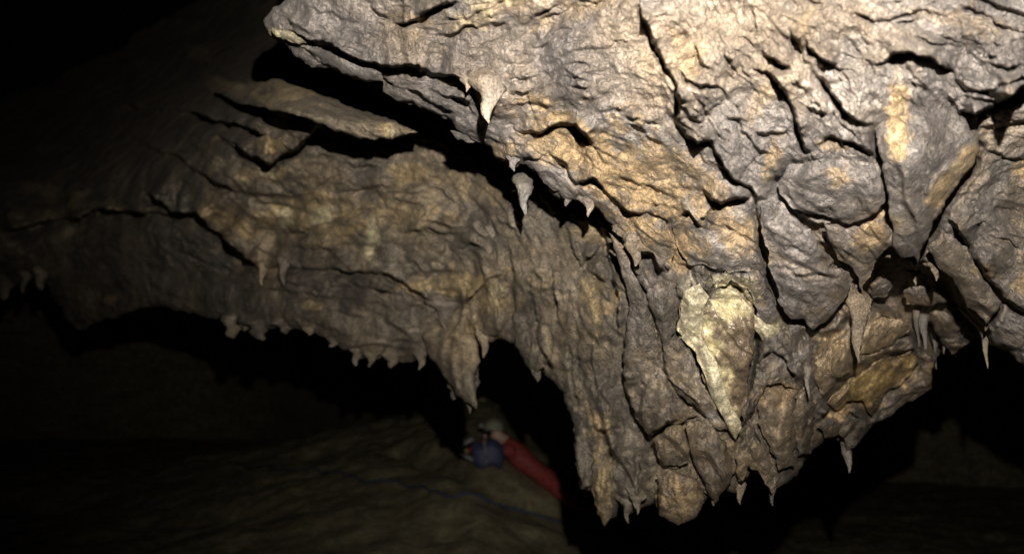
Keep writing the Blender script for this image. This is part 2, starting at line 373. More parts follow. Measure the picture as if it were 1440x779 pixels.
A_DEEP = [  # heavy ledges with a wide shadow: points, proud height, reach, groove, groove width
    ([(550, 32), (567, 35), (590, 27), (600, 18), (623, 5), (647, 0)], .05, 20, .05, 7),
    ([(600, 47), (620, 52), (640, 48), (660, 37), (680, 35), (703, 33)], .025, 20, .02, 4),
    ([(720, 182), (737, 187), (760, 187), (773, 177), (793, 173), (807, 177), (820, 187), (840, 203)], .07, 26, .06, 9),
    ([(900, 0), (903, 27), (913, 47), (927, 77), (940, 100), (953, 120), (957, 147), (950, 167), (963, 187), (980, 200), (997, 198), (1007, 213), (1020, 233), (1037, 255), (1057, 264), (1064, 285)], .07, 26, .045, 5),
    ([(1064, 280), (1070, 327), (1080, 360), (1090, 400), (1100, 427), (1117, 455)], .03, 30, .07, 10),
    ([(1057, 97), (1077, 100), (1093, 117), (1107, 137), (1117, 160), (1123, 180), (1130, 200), (1137, 217)], .045, 20, .04, 5),
    ([(1070, 70), (1087, 82), (1100, 93), (1117, 100)], .05, 16, .05, 6),
    ([(1105, 37), (1123, 60), (1130, 80), (1143, 97)], .03, 14, .03, 4),
    ([(1130, 43), (1137, 67), (1153, 82), (1177, 88), (1193, 87)], .045, 18, .05, 5),
    ([(1150, 103), (1163, 120), (1177, 143), (1187, 160), (1203, 170), (1230, 180)], .06, 20, .06, 8),
    ([(1227, 93), (1243, 84), (1263, 78), (1280, 73), (1300, 80), (1320, 93), (1345, 100)], .06, 22, .06, 8),
    ([(1340, 97), (1347, 113), (1360, 127), (1380, 128), (1403, 123), (1440, 110), (1500, 100)], .04, 16, .03, 4),
    ([(1346, 157), (1370, 160), (1393, 153), (1413, 140), (1440, 123), (1520, 95)], .13, 30, .10, 13),
    ([(1150, 202), (1173, 193), (1197, 200), (1223, 213), (1240, 230)], .045, 18, .04, 5),
    ([(987, 265), (1000, 280), (1017, 287), (1037, 280), (1060, 276)], .06, 22, .06, 7),
    ([(770, 210), (793, 233), (810, 257), (833, 250), (847, 263), (867, 287), (887, 300), (907, 297), (927, 308), (942, 314)], .05, 22, .05, 6),
    ([(953, 308), (967, 299), (983, 317), (993, 320)], .04, 16, .05, 5),
    ([(867, 310), (877, 337), (890, 367), (893, 382), (902, 402), (920, 417)], .05, 18, .06, 7),
    ([(886, 374), (903, 357), (917, 357), (930, 377), (942, 381)], .05, 20, .06, 9),
    ([(954, 464), (972, 486), (983, 507), (993, 540), (1008, 572), (1022, 597), (1033, 617)], .05, 26, .06, 8),
    ([(1033, 616), (1051, 590), (1065, 565), (1080, 543), (1098, 536), (1112, 547)], .05, 18, .05, 6),
    ([(929, 500), (940, 532), (965, 558), (990, 579), (1015, 606)], .04, 16, .04, 5),
    ([(877, 500), (877, 546), (896, 595), (916, 610), (935, 597), (966, 590)], .06, 22, .06, 8),
    ([(1037, 489), (1047, 497), (1051, 511), (1060, 527), (1072, 504), (1087, 495), (1101, 504), (1116, 529), (1120, 550)], .03, 14, .03, 4),
    ([(1330, 307), (1347, 323), (1357, 343), (1373, 370), (1390, 397), (1407, 413), (1427, 430), (1460, 445)], .06, 24, .07, 8),
    ([(1145, 600), (1165, 575), (1190, 550), (1220, 525), (1260, 500), (1290, 488)], .03, 16, .06, 8),
    ([(1148, 540), (1180, 505), (1210, 490), (1250, 470), (1285, 455)], .02, 14, .05, 6),
]
A_LIP = [([(400, 40), (437, 57), (460, 64), (487, 77), (507, 88), (533, 94), (573, 94), (600, 102), (640, 110), (668, 122), (680, 150), (684, 172)], .16, 40, .12, 9), ([(536, 104), (540, 116), (560, 122), (590, 132), (620, 150), (640, 165)], .03, 12, .05, 5),
         ([(600, 122), (620, 134), (645, 138), (662, 146), (676, 176)], .06, 14, .06, 6), ([(420, 64), (440, 78), (452, 92)], .02, 10, .05, 4)]
A_FINE = [
    [(427, 10), (443, 20), (470, 18), (483, 28), (503, 30)], [(520, 7), (533, 20), (550, 30)], [(393, 30), (420, 38), (445, 50)],
    [(720, 43), (743, 27), (763, 18), (783, 7), (803, 0)], [(733, 46), (755, 33), (780, 20), (815, 8)], [(660, 20), (690, 10), (715, -4)], [(708, 143), (727, 147), (750, 147), (770, 150), (790, 142)],
    [(713, 120), (727, 110), (747, 110), (760, 103)], [(715, 133), (735, 130), (752, 122)], [(777, 165), (795, 158), (825, 162)], [(780, 93), (797, 93), (813, 88), (833, 93)], [(800, 113), (813, 108), (833, 115)],
    [(783, 43), (803, 40), (823, 33)], [(840, 150), (870, 155), (900, 148)], [(730, 230), (743, 222), (760, 222), (773, 213)], [(810, 177), (827, 193), (843, 217), (857, 233)], [(840, 200), (860, 205), (885, 215)],
    [(953, 93), (967, 113), (987, 123), (1007, 120), (1020, 130), (1030, 145)], [(957, 123), (977, 133), (990, 147), (997, 163), (1007, 163)],
    [(960, 147), (967, 163), (983, 172), (993, 170)], [(1017, 153), (1023, 167), (1037, 167), (1043, 183), (1057, 193), (1067, 213), (1083, 218), (1093, 213)],
    [(1060, 170), (1067, 185), (1083, 190), (1103, 183), (1110, 190)], [(1050, 7), (1060, 20), (1063, 47), (1067, 55)], [(1010, 60), (1022, 85), (1040, 100)], [(975, 60), (985, 85), (1000, 98)],
    [(1140, 93), (1160, 90), (1193, 97), (1213, 110)], [(1270, 43), (1290, 50), (1313, 60), (1333, 63), (1355, 73)], [(1120, 173), (1127, 200), (1140, 220), (1147, 229)],
    [(1127, 143), (1147, 157), (1173, 160)], [(1267, 117), (1293, 120), (1310, 133)], [(1347, 312), (1373, 300), (1403, 293), (1440, 297)], [(1377, 217), (1400, 213), (1427, 223), (1450, 222)],
    [(1360, 180), (1390, 176), (1430, 168)], [(1390, 330), (1420, 340), (1450, 360)], [(947, 313), (943, 333), (945, 357), (953, 370), (970, 372), (977, 393), (993, 410), (1000, 417)],
    [(1015, 315), (1035, 328), (1060, 342)], [(1020, 306), (1045, 320), (1062, 335)], [(993, 372), (1015, 380), (1040, 377), (1055, 384)], [(1004, 400), (1019, 392), (1040, 403), (1055, 425), (1062, 446), (1080, 460)],
    [(860, 320), (877, 390), (887, 430), (890, 480)], [(923, 400), (925, 463), (928, 497)], [(940, 380), (950, 407), (953, 433), (950, 460)], [(905, 430), (908, 480), (915, 540)], [(1040, 610), (1042, 640), (1050, 660)],
    [(1085, 570), (1092, 610), (1088, 650)], [(1110, 560), (1120, 600), (1115, 640)], [(1060, 600), (1070, 630), (1082, 650)], [(968, 595), (975, 630), (985, 665)], [(930, 655), (945, 660), (960, 650), (967, 640)],
    [(1180, 590), (1195, 580), (1215, 590)], [(1150, 500), (1160, 530), (1155, 555)], [(1195, 20), (1240, 30), (1290, 15), (1330, 20)], [(1380, 20), (1410, 40), (1450, 45)], [(1190, 240), (1215, 250), (1240, 268)],
    [(1160, 225), (1180, 240), (1175, 262)], [(1390, 85), (1415, 95), (1450, 90)], [(880, 170), (905, 185), (930, 205)], [(860, 245), (890, 255), (925, 265), (955, 282)], [(900, 285), (930, 288), (960, 298)],
]
def crazing(f, n, u0, u1, v0, v1, k, seed):
    """short hairline ledges scattered over a face along its bedding"""
    r = random.Random(seed)
    for _ in range(n):
        u = r.uniform(u0, u1); v = r.uniform(v0, v1); a = float(f.samp(f.TH, u, v)) + r.gauss(0, 14); L = r.uniform(18, 70); m = 5; pts = []
        c_, s_ = math.cos(math.radians(a)), math.sin(math.radians(a)); b = 0
        for i in range(m):
            q = (i / (m - 1) - .5) * L; b += r.gauss(0, 3.2); pts.append((u + q * c_ - b * s_, v + q * s_ + b * c_))
        z = k * r.uniform(.35, 1) ** 1.5; f.ledge(pts, .020 * z, r.uniform(7, 16), .030 * z, r.uniform(1.8, 3.4))
crazing(FA, 420, 360, 1460, -20, 740, 1.0, 3)
crazing(FA, 520, 380, 1460, -20, 740, .55, 8)
FA.XS = FA.X.copy()
for a in A_LIP: FA.ledge(*a)
for a in A_DEEP:
    kk = 2.7 if a[0][0][1] > 300 else 1.8
    FA.ledge(a[0], a[1] * kk, a[2] + 8, a[3] * min(kk, 1.7), a[4] + 1 if kk > 2 else a[4] * .75)
for i, a in enumerate(A_FINE):
    kk = 2.6 if a[0][1] > 340 else 1.6 if a[0][0] > 930 else 1.1
    FA.ledge(a, kk * (.014 + .010 * ((i * 37) % 10) / 10), 15, .022 * kk, 3 + kk * .6)
# hollows: the dark recess behind the hanging points, the round hole
FA.pit([(1200, 385), (1228, 366), (1262, 364), (1300, 370), (1335, 388), (1352, 412), (1388, 455), (1396, 484), (1345, 500), (1305, 500), (1270, 468), (1240, 440), (1212, 425)], 0.5, 16)
FA.pit([(1120, 460), (1160, 468), (1200, 440), (1215, 452), (1170, 486), (1125, 480)], 0.08, 8)
FA.pit([(1108, 290), (1125, 306), (1160, 314), (1168, 345), (1150, 340), (1125, 318)], 0.09, 6)
FA.pit([(892, 372), (904, 356), (918, 356), (934, 380), (920, 405), (904, 398)], 0.05, 6)
for q in [(850, 230, 105, 30, 35, .95), (800, 205, 55, 20, 30, .8), (925, 235, 80, 30, 40, .8), (985, 250, 45, 20, 35, .6), (905, 322, 40, 15, 30, .8), (966, 340, 24, 34, 0, .85), (1012, 300, 45, 16, 28, .75), (1040, 335, 30, 22, 30, .6),
          (1262, 172, 15, 42, 4, 1), (1085, 222, 9, 26, 12, .8), (1183, 252, 13, 20, 0, .65), (1170, 205, 22, 7, 10, .6), (1228, 330, 26, 20, 0, .85), (1432, 240, 16, 9, 0, .8),
          (1388, 388, 16, 10, 35, .7), (1436, 400, 10, 14, 0, .6), (1240, 538, 62, 22, -30, 1), (1185, 490, 32, 25, 0, .5), (1250, 452, 30, 14, -20, .5), (1097, 558, 26, 16, -30, .8), (955, 703, 30, 24, 0, .9),
          (708, 212, 22, 14, 0, .7), (760, 215, 40, 10, 35, .6), (1070, 145, 18, 26, 40, .4), (965, 75, 22, 30, 0, .35), (690, 12, 70, 14, -20, .5), (600, 32, 36, 7, 20, .5), (820, 12, 60, 12, -25, .35), (1130, 40, 14, 30, 20, .35), (1350, 30, 60, 20, 10, .3), (1060, 400, 14, 30, 0, .3), (1000, 640, 150, 110, 0, .12)]:
    FA.blotch(*q)
FA.streak([(1266, 132), (1262, 172), (1262, 216)], 13, 1.0)
FA.streak([(1366, 215), (1350, 238), (1330, 258), (1313, 283)], 13, 1.0)
for q in [(405, 52, 30, 7, 22, .8), (970, 438, 17, 42, 0, 1), (1028, 415, 30, 22, 0, .85), (1082, 466, 17, 14, 0, .8), (1035, 402, 30, 9, 20, .8), (690, 5, 60, 16, -20, .4), (1345, 235, 8, 14, 40, .4), (998, 510, 14, 24, 10, .5)]:
    FA.blotch(*q[:5], q[5] * (.35 if 950 < q[0] < 1020 or 1060 < q[0] < 1100 else 1), ch=1)
0 and FA.streak([(962, 478), (980, 496), (991, 525), (1003, 555), (1020, 583), (1036, 607)], 8, 1.0, 1)
FA.blotch(1008, 520, 15, 62, -17, .85, ch=1); FA.blotch(1022, 425, 26, 30, 0, .8, ch=1)
for q in [(1018, 455, 45, 70, 0, 1), (1130, 590, 12, 40, 0, .95), (1240, 540, 60, 25, -30, .6), (1020, 550, 30, 60, 0, .45), (1190, 500, 40, 40, 0, .4), (950, 700, 60, 40, 0, .35), (1000, 600, 150, 120, 0, .5), (1210, 500, 120, 100, 0, .55), (860, 560, 60, 120, 0, .35), (1300, 450, 60, 60, 0, .4), (1080, 640, 60, 50, 0, .3)]:
    FA.blotch(*q, ch=2)
for q in [(930, 560, 130, 240, 0, .95), (1090, 600, 120, 130, 0, .9), (1210, 530, 130, 110, 0, .9), (1330, 430, 90, 90, 0, .7), (1400, 300, 90, 120, 0, .45)]:
    FA.blotch(*q, ch=3)
A_OUT = [(424, -160), (418, -20), (392, 8), (368, 28), (380, 50), (405, 68), (438, 94), (470, 98), (515, 116), (537, 116), (545, 131), (565, 142), (595, 153), (627, 168), (645, 186), (672, 199), (690, 204), (697, 222), (722, 236), (738, 231), (752, 246),
         (770, 264), (790, 282), (806, 278), (830, 288), (850, 306), (862, 322), (872, 350), (880, 390), (884, 430), (876, 480), (877, 546), (896, 595), (916, 611), (925, 640), (921, 690), (927, 724), (955, 734), (982, 720), (991, 702), (1003, 703),
         (1022, 688), (1036, 694), (1050, 672), (1057, 658), (1071, 673), (1084, 694), (1098, 684), (1120, 672), (1135, 640), (1159, 619), (1174, 614), (1188, 630), (1208, 622), (1222, 604), (1247, 585), (1276, 565), (1310, 548), (1308, 520),
         (1322, 494), (1350, 490), (1372, 474), (1396, 484), (1440, 512), (1560, 575), (1660, 600), (1780, 640), (1900, 640), (1900, -170)]
P_FLAT = [(1062, 262), (1068, 300), (1076, 340), (1086, 380), (1096, 425), (1112, 449), (1133, 452), (1145, 464), (1158, 454), (1173, 440), (1193, 413), (1200, 392), (1190, 380), (1168, 380), (1174, 372), (1166, 356), (1150, 343), (1142, 324), (1127, 313), (1112, 303), (1100, 280), (1086, 258)]
P_BOSS = [(1092, 258), (1104, 283), (1120, 298), (1142, 301), (1167, 305), (1193, 317), (1213, 309), (1233, 298), (1246, 280), (1248, 253), (1240, 230), (1220, 214), (1193, 203), (1168, 200), (1150, 206), (1130, 216), (1112, 228)]
P_OCHRE = [(1158, 312), (1190, 321), (1213, 314), (1240, 306), (1254, 322), (1254, 347), (1230, 368), (1222, 392), (1211, 406), (1204, 388), (1199, 374), (1177, 361), (1166, 341)]
P_WEDGE = [(1228, 182), (1236, 150), (1260, 128), (1300, 120), (1340, 140), (1372, 168), (1378, 205), (1370, 230), (1345, 262), (1330, 285), (1314, 318), (1302, 342), (1288, 371), (1283, 364), (1272, 364), (1262, 358), (1256, 345), (1252, 305), (1244, 250), (1238, 215)]
P_TONGUE = [(1304, 350), (1322, 326), (1340, 330), (1357, 350), (1373, 376), (1390, 402), (1407, 424), (1402, 440), (1388, 452), (1380, 448), (1362, 432), (1347, 408), (1327, 382), (1312, 366)]
P_FLOW = [(955, 440), (958, 412), (982, 398), (1004, 402), (1022, 392), (1046, 402), (1060, 430), (1062, 468), (1062, 495), (1057, 524), (1051, 552), (1044, 584), (1036, 614), (1026, 600), (1008, 570), (994, 540), (984, 506), (970, 484), (956, 466)]
P_ORANGE = [(1162, 566), (1178, 548), (1198, 530), (1237, 506), (1281, 494), (1294, 510), (1271, 536), (1247, 551), (1238, 566), (1225, 586), (1214, 566), (1198, 562), (1178, 578)]
for poly, v0, v1, dp in ((P_FLAT, 280, 330, .10), (P_BOSS, 215, 255, .08), (P_OCHRE, 310, 320, .07), (P_WEDGE, 175, 235, .14), (P_TONGUE, 330, 350, .06), (P_FLOW, 410, 450, .10), (P_ORANGE, 490, 500, .06)):
    b = FA.box(poly, 30); sd = poly_sdf(FA.wu[b], FA.wv[b], poly); w_ = sstep(-14, 4, sd) * sstep(v0, v1, FA.V[b])
    FA.X[b] = FA.X[b] * (1 - .8 * w_) - dp * w_
ceiling = sheet('cave_ceiling', FA, A_OUT, M_ROCK, roll=.09, R=28, thick=.6, kind='structure', label='pale grey cave ceiling with ochre stains and dark cracks')

def zA(u, v): return float(FA.samp(FA.Z, u, v))
# thin beds of rock that stick out under the ceiling's edge
for poly, lift, T, pw, st in [
    ([(378, 38), (400, 42), (428, 52), (442, 61), (417, 62), (388, 52)], .04, .03, .4, (.2, .8, 0)),
    ([(405, 66), (427, 72), (452, 92), (440, 94), (416, 80)], -.02, .04, .4, (0, 0, 0)),
    ([(420, 62), (447, 66), (470, 75), (500, 87), (535, 99), (536, 114), (517, 117), (493, 108), (460, 94), (440, 78)], -.01, .06, .35, (0, 0, 0)),
    ([(536, 112), (573, 107), (597, 126), (625, 137), (642, 162), (627, 168), (593, 152), (563, 141), (537, 128)], -.07, .05, .35, (0, 0, 0)),
    ([(605, 112), (628, 106), (652, 122), (645, 134), (622, 131)], -.03, .05, .45, (0, .2, 0)),
    ([(590, 118), (612, 128), (640, 140), (668, 150), (664, 160), (630, 148), (600, 134)], -.06, .04, .35, (0, 0, 0)),
    ([(636, 166), (660, 170), (684, 200), (674, 200), (650, 184)], -.04, .05, .4, (0, 0, 0)),
    ([(630, 184), (650, 184), (674, 197), (660, 199), (638, 194)], -.06, .04, .4, (0, 0, 0)),
    ([(700, 160), (716, 158), (712, 172), (694, 180)], -.06, .04, .4, (0, 0, 0)),
    ([(738, 228), (765, 222), (790, 246), (818, 268), (812, 282), (795, 280), (768, 258)], .00, .05, .4, (0, 0, 0))]:
    solid('rock_slab', FA, poly, M_ROCK, lift=lift, T=T, p=pw, back=.10, k=.5, stain=st, parent=ceiling)

# big hanging shapes on the ceiling
def thing_solid(name, poly, mat, label, cat, **kw):
    return solid(name, FA, poly, mat, label=label, cat=cat, **kw)
thing_solid('rock_pendant', P_FLAT,
    M_ROCK, 'broad flat grey rock pendant with a blunt ragged lower end', 'rock pendant', lift=.09, T=.07, p=.36, back=.18, k=.7, sink=.14, sv=(255, 330))
thing_solid('rock_boss', P_BOSS,
    M_ROCK, 'rounded grey rock boss with a tan patch, above the flat pendant', 'rock', lift=.03, T=.07, p=.45, back=.12, k=.9, sink=.09, sv=(195, 260))
thing_solid('rock_pendant', P_OCHRE,
    M_ROCK, 'small ochre rock pendant tapering to a pale drip point below the rounded boss', 'rock pendant', lift=.05, T=.08, p=.5, back=.12, k=.7, stain=(.15, 0, 0))
thing_solid('rock_pendant', P_WEDGE,
    M_ROCK, 'pointed wedge shaped rock pendant with two ochre streaks', 'rock pendant', lift=.08, T=.11, p=.48, back=.2, k=.6, sink=.2, sv=(105, 235))
thing_solid('rock_pendant', P_TONGUE,
    M_ROCK, 'slanting tongue of brownish rock ending in a small drip, beside the dark recess', 'rock pendant', lift=.07, T=.07, p=.45, back=.14, k=.7, stain=(.2, 0, 0))
solid('rock_slab', FA, [(1350, 318), (1380, 303), (1420, 296), (1480, 300), (1540, 340), (1540, 470), (1470, 455), (1430, 428), (1408, 410), (1390, 390), (1372, 362)], M_ROCK, lift=.0, T=.08, p=.35, back=.1, k=.7, stain=(.15, 0, 0), parent=ceiling)
fl = thing_solid('flowstone_curtain', P_FLOW,
    M_WET, 'glossy brown wedge of flowstone edged with cream, ending in a point', 'flowstone', lift=.05, T=.05, p=.45, back=.12, k=.8, stain=(0, 0, .85), sink=.09, sv=(395, 470))
for nm, poly, li in (('cream_rim', [(956, 474), (972, 466), (989, 478), (1006, 504), (1017, 540), (1031, 574), (1044, 600), (1035, 619), (1019, 594), (1002, 562), (990, 528), (978, 497)], .10), ('calcite_flow', [(961, 409), (983, 399), (998, 417), (989, 440), (988, 482), (968, 486), (953, 463)], .08), ('calcite_flow', [(1060, 442), (1078, 456), (1096, 462), (1091, 484), (1072, 477), (1060, 462)], .06)):
    solid(nm, FA, poly, M_CREAM, lift=li, T=.04, p=.85, back=.06, k=.7, wob=.5, stain=(0, 0, .45), parent=fl)
thing_solid('flowstone_curtain', P_ORANGE,
    M_WET, 'shiny orange flowstone curtain with one sharp drip point', 'flowstone', lift=.03, T=.06, p=.6, back=.1, k=1.1, stain=(.1, 0, .7))
# draped folds down the face of the broad pendant
for poly, lift, T, sk in [
    ([(858, 326), (880, 346), (900, 408), (924, 470), (930, 520), (958, 560), (985, 586), (960, 593), (935, 598), (916, 612), (896, 596), (879, 546), (877, 480), (885, 430), (873, 380)], .07, .07, 0),
    ([(906, 405), (928, 396), (946, 384), (955, 430), (950, 462), (934, 500), (926, 465)], .08, .05, 0),
    ([(930, 484), (953, 472), (974, 500), (988, 540), (1008, 575), (1026, 608), (1010, 604), (985, 578), (960, 556), (940, 530)], .07, .06, 0),
    ([(1056, 540), (1072, 508), (1088, 497), (1106, 507), (1122, 548), (1098, 537), (1080, 544), (1064, 566), (1048, 594), (1044, 580)], .07, .05, 0),
    ([(866, 316), (890, 302), (908, 299), (940, 316), (946, 352), (942, 380), (920, 354), (902, 355), (888, 346)], .08, .06, .05),
    ([(948, 316), (968, 302), (990, 322), (1020, 318), (1060, 342), (1056, 382), (1015, 380), (992, 372), (970, 372), (950, 350)], .06, .05, .04),
    ([(1000, 384), (1050, 384), (1068, 380), (1088, 420), (1104, 456), (1098, 470), (1066, 446), (1052, 408), (1026, 396), (1004, 408)], .05, .05, 0)]:
    solid('rock_fold', FA, poly, M_ROCK, lift=lift, T=T, p=.45, back=.12, k=.8, parent=ceiling)
# lobes along the foot of the broad pendant
for poly, lift, T, st in [
    ([(925, 668), (955, 660), (979, 670), (991, 702), (978, 724), (955, 738), (930, 726), (921, 695)], .03, .07, (.3, 0, .3)),
    ([(962, 598), (994, 586), (1020, 622), (1034, 655), (1030, 682), (1003, 708), (990, 680), (972, 640)], .02, .06, (0, 0, .1)),
    ([(919, 618), (938, 600), (957, 596), (970, 628), (966, 652), (934, 656), (922, 640)], .01, .06, (.1, 0, 0)),
    ([(1034, 640), (1060, 618), (1082, 632), (1092, 665), (1088, 694), (1078, 680), (1066, 660), (1052, 656), (1044, 676), (1036, 672)], .02, .05, (.25, 0, 0)),
    ([(1064, 572), (1082, 546), (1100, 540), (1114, 560), (1122, 610), (1116, 655), (1096, 662), (1082, 625), (1068, 600)], .01, .06, (.25, 0, 0)),
    ([(1120, 556), (1136, 540), (1146, 560), (1144, 600), (1138, 636), (1122, 640), (1116, 600)], .02, .05, (0, 0, .9)),
    ([(1150, 600), (1172, 584), (1186, 596), (1180, 614), (1160, 618)], .00, .05, (0, 0, .2)),
    ([(1178, 606), (1196, 590), (1214, 596), (1206, 626), (1190, 636)], .00, .05, (0, 0, .2)),
    ([(1144, 510), (1166, 488), (1196, 482), (1214, 500), (1196, 520), (1170, 545), (1152, 556)], .0, .06, (.35, 0, .4)),
    ([(1212, 470), (1238, 444), (1262, 446), (1284, 458), (1262, 480), (1232, 496), (1210, 500)], .0, .05, (.35, 0, .3)),
    ([(893, 396), (902, 376), (918, 378), (928, 392), (924, 406), (910, 410)], .0, .05, (0, 0, .1)),
    ([(1270, 410), (1300, 398), (1328, 408), (1332, 424), (1300, 432), (1276, 430)], -.30, .05, (0, 0, .3)),
    ([(1308, 440), (1328, 436), (1348, 460), (1354, 488), (1342, 498), (1330, 486), (1316, 470)], -.20, .05, (0, 0, .6)),
    ([(1210, 396), (1240, 384), (1262, 396), (1246, 416), (1222, 424), (1212, 412)], -.30, .05, (0, 0, .3))]:
    solid('rock_lobe', FA, poly, M_ROCK if st[0] < .5 else M_WET, lift=lift + (.07 if lift >= 0 else 0), T=T * 1.3, p=.45, back=.08, k=.9, stain=st, parent=ceiling)

# ================================================================== the far rock: an arched wall that runs down into the column
FB = Field(-170, 1010, -130, 790, 2.1,
    [(-160, -100, 12.0), (60, -20, 17), (200, 20, 14), (300, -10, 12), (420, -40, 8.5), (560, -60, 5.0), (760, -100, 4.2), (0, 100, 16), (0, 210, 11.5), (100, 175, 10.5), (160, 125, 11), (240, 80, 10.5), (330, 35, 9.5), (220, 180, 6.8), (300, 150, 5.4), (370, 100, 4.8), (500, 140, 3.95), (690, 200, 3.3), (0, 260, 8.0), (200, 290, 5.7), (400, 300, 4.3), (550, 320, 3.65), (680, 300, 3.25),
     (720, 360, 3.15), (800, 400, 2.82), (850, 330, 2.78), (870, 450, 2.62), (0, 430, 8.4), (100, 370, 7.2), (200, 430, 6.2), (280, 380, 5.4), (330, 460, 4.9), (500, 505, 4.1), (620, 500, 3.8), (700, 470, 3.55), (760, 510, 3.2), (800, 600, 3.05), (830, 700, 3.0), (880, 720, 2.98), (900, 600, 2.86), (960, 500, 2.66), (1000, 300, 2.75)],
    [(250, 200, 25), (400, 170, 14), (350, 300, 25), (450, 330, -10), (550, 350, 6), (100, 300, -10), (680, 290, 40), (600, 450, -5), (720, 400, 84), (800, 450, 80), (850, 650, 88), (300, 420, 10), (50, 250, -20), (640, 520, 88), (760, 330, 60)],
    57, [(95, 0.11, 0.9), (48, 0.05, 0.9), (23, 0.024, 0.8), (11, 0.010, 0.7)], 1.7)
B_DEEP = [
    ([(170, 145), (210, 153), (250, 155), (280, 163), (320, 173), (350, 183), (378, 192)], .26, 26, .2, 9),
    ([(300, 190), (325, 200), (345, 215), (370, 225), (383, 230), (400, 215), (425, 205), (445, 180), (478, 198)], .24, 26, .18, 8),
    ([(175, 185), (215, 210), (250, 223), (280, 240), (310, 260), (335, 273)], .10, 22, .08, 5),
    ([(443, 172), (470, 182), (503, 193), (547, 195), (585, 190)], .16, 24, .12, 8),
    ([(200, 270), (225, 285), (245, 300), (275, 300), (300, 325), (325, 345), (345, 368), (366, 378)], .34, 34, .2, 12),
    ([(0, 330), (40, 320), (65, 310), (100, 310), (130, 300), (165, 295), (200, 300), (245, 301)], .34, 34, .25, 12),
    ([(400, 374), (435, 378), (474, 380), (503, 385), (538, 383), (562, 395), (586, 412), (606, 422), (622, 438)], .09, 20, .09, 5),
    ([(645, 434), (664, 417), (689, 393), (710, 383)], .08, 20, .08, 5),
    ([(411, 346), (445, 349), (479, 346)], .06, 16, .05, 3), ([(400, 335), (425, 325), (450, 318), (479, 305)], .06, 16, .05, 3),
    ([(716, 345), (720, 378), (723, 422), (724, 470)], .05, 16, .06, 4),
    ([(797, 313), (803, 347), (817, 372), (840, 353), (850, 345)], .05, 16, .06, 5), ([(818, 370), (840, 390), (857, 403)], .03, 12, .03, 3),
    ([(850, 320), (857, 367), (863, 400), (870, 433), (873, 470)], .06, 16, .08, 5),
    ([(835, 640), (830, 660), (835, 690)], .03, 8, .04, 3),
]
B_FINE = [[(245, 190), (280, 195), (310, 215)], [(315, 133), (360, 145), (385, 160), (425, 170)], [(530, 285), (560, 280), (600, 290)], [(470, 270), (510, 265), (560, 262)], [(560, 330), (600, 322), (650, 330)], [(480, 400), (530, 405), (570, 415)],
          [(640, 350), (670, 345), (690, 355)], [(250, 350), (290, 370), (340, 385)], [(330, 410), (380, 405), (430, 415), (480, 420)], [(420, 440), (470, 435), (520, 450)], [(590, 255), (620, 270), (650, 290)], [(530, 440), (560, 460), (580, 480)],
          [(690, 300), (720, 320), (740, 350)], [(745, 380), (750, 430), (760, 480)], [(775, 370), (780, 420), (790, 470)], [(800, 480), (806, 530), (815, 580)], [(830, 480), (835, 530), (845, 570)], [(830, 600), (850, 606), (870, 600)], [(470, 225), (500, 235), (540, 232)],
          [(30, 250), (60, 240), (100, 250)], [(80, 350), (130, 345), (180, 355)], [(850, 600), (860, 640), (866, 690)], [(900, 640), (895, 680), (885, 700)], [(750, 470), (765, 500), (785, 530)]]
crazing(FB, 220, 0, 900, 100, 730, 2.2, 5)
FB.XS = FB.X.copy()
for a in B_DEEP: FB.ledge(a[0], a[1] * 1.7, a[2], a[3] * 1.4, a[4] + 2)
for i, a in enumerate(B_FINE): FB.ledge(a, .055 + .03 * ((i * 37) % 10) / 10, 16, .06, 3.6)
for q in [(425, 298, 38, 17, -10, .9), (370, 243, 22, 9, 0, .85), (330, 128, 30, 7, 15, .9), (415, 128, 40, 12, 10, .75), (380, 205, 18, 10, 0, .8), (320, 312, 30, 12, 20, .7), (572, 245, 16, 14, 0, .7), (640, 397, 45, 14, -5, .7), (700, 420, 22, 16, 0, .55),
          (50, 262, 12, 6, 0, .7), (72, 275, 7, 12, 0, .6), (103, 283, 8, 9, 0, .6), (145, 287, 18, 5, 0, .8), (470, 330, 40, 12, -15, .6), (545, 187, 14, 6, 30, .9), (840, 425, 16, 24, 0, .6), (845, 592, 16, 12, 0, .7), (848, 690, 10, 42, 0, .7), (655, 260, 40, 14, 20, .45), (540, 300, 60, 12, 5, .45), (440, 430, 12, 4, 0, .7), (830, 330, 24, 12, 20, .5), (650, 480, 24, 36, 0, .25), (30, 360, 5, 5, 0, .5), (152, 421, 6, 5, 0, .7), (780, 470, 20, 60, 0, .2)]:
    FB.blotch(q[0], q[1], q[2] * 1.25, q[3] * 1.25, q[4], min(1, q[5] * 1.3))
for q in [(405, 302, 14, 9, 0, .7), (450, 300, 16, 8, -20, .7), (307, 236, 6, 6, 0, .8), (520, 345, 5, 28, 5, .9), (525, 325, 4, 12, 20, .6), (372, 243, 10, 5, 0, .6), (703, 412, 12, 8, 0, .5), (268, 160, 12, 5, 0, .2), (322, 120, 14, 3, 15, .7), (550, 187, 9, 3, 35, .7), (283, 75, 12, 8, 0, .3)]:
    FB.blotch(q[0], q[1], q[2] * 1.3, q[3] * 1.3, q[4], min(1, q[5] * 1.2), ch=1)
for q in [(850, 660, 60, 80, 0, .45), (620, 470, 60, 60, 0, .25), (425, 300, 60, 30, 0, .25), (380, 385, 30, 20, 0, .4)]: FB.blotch(*q, ch=2)
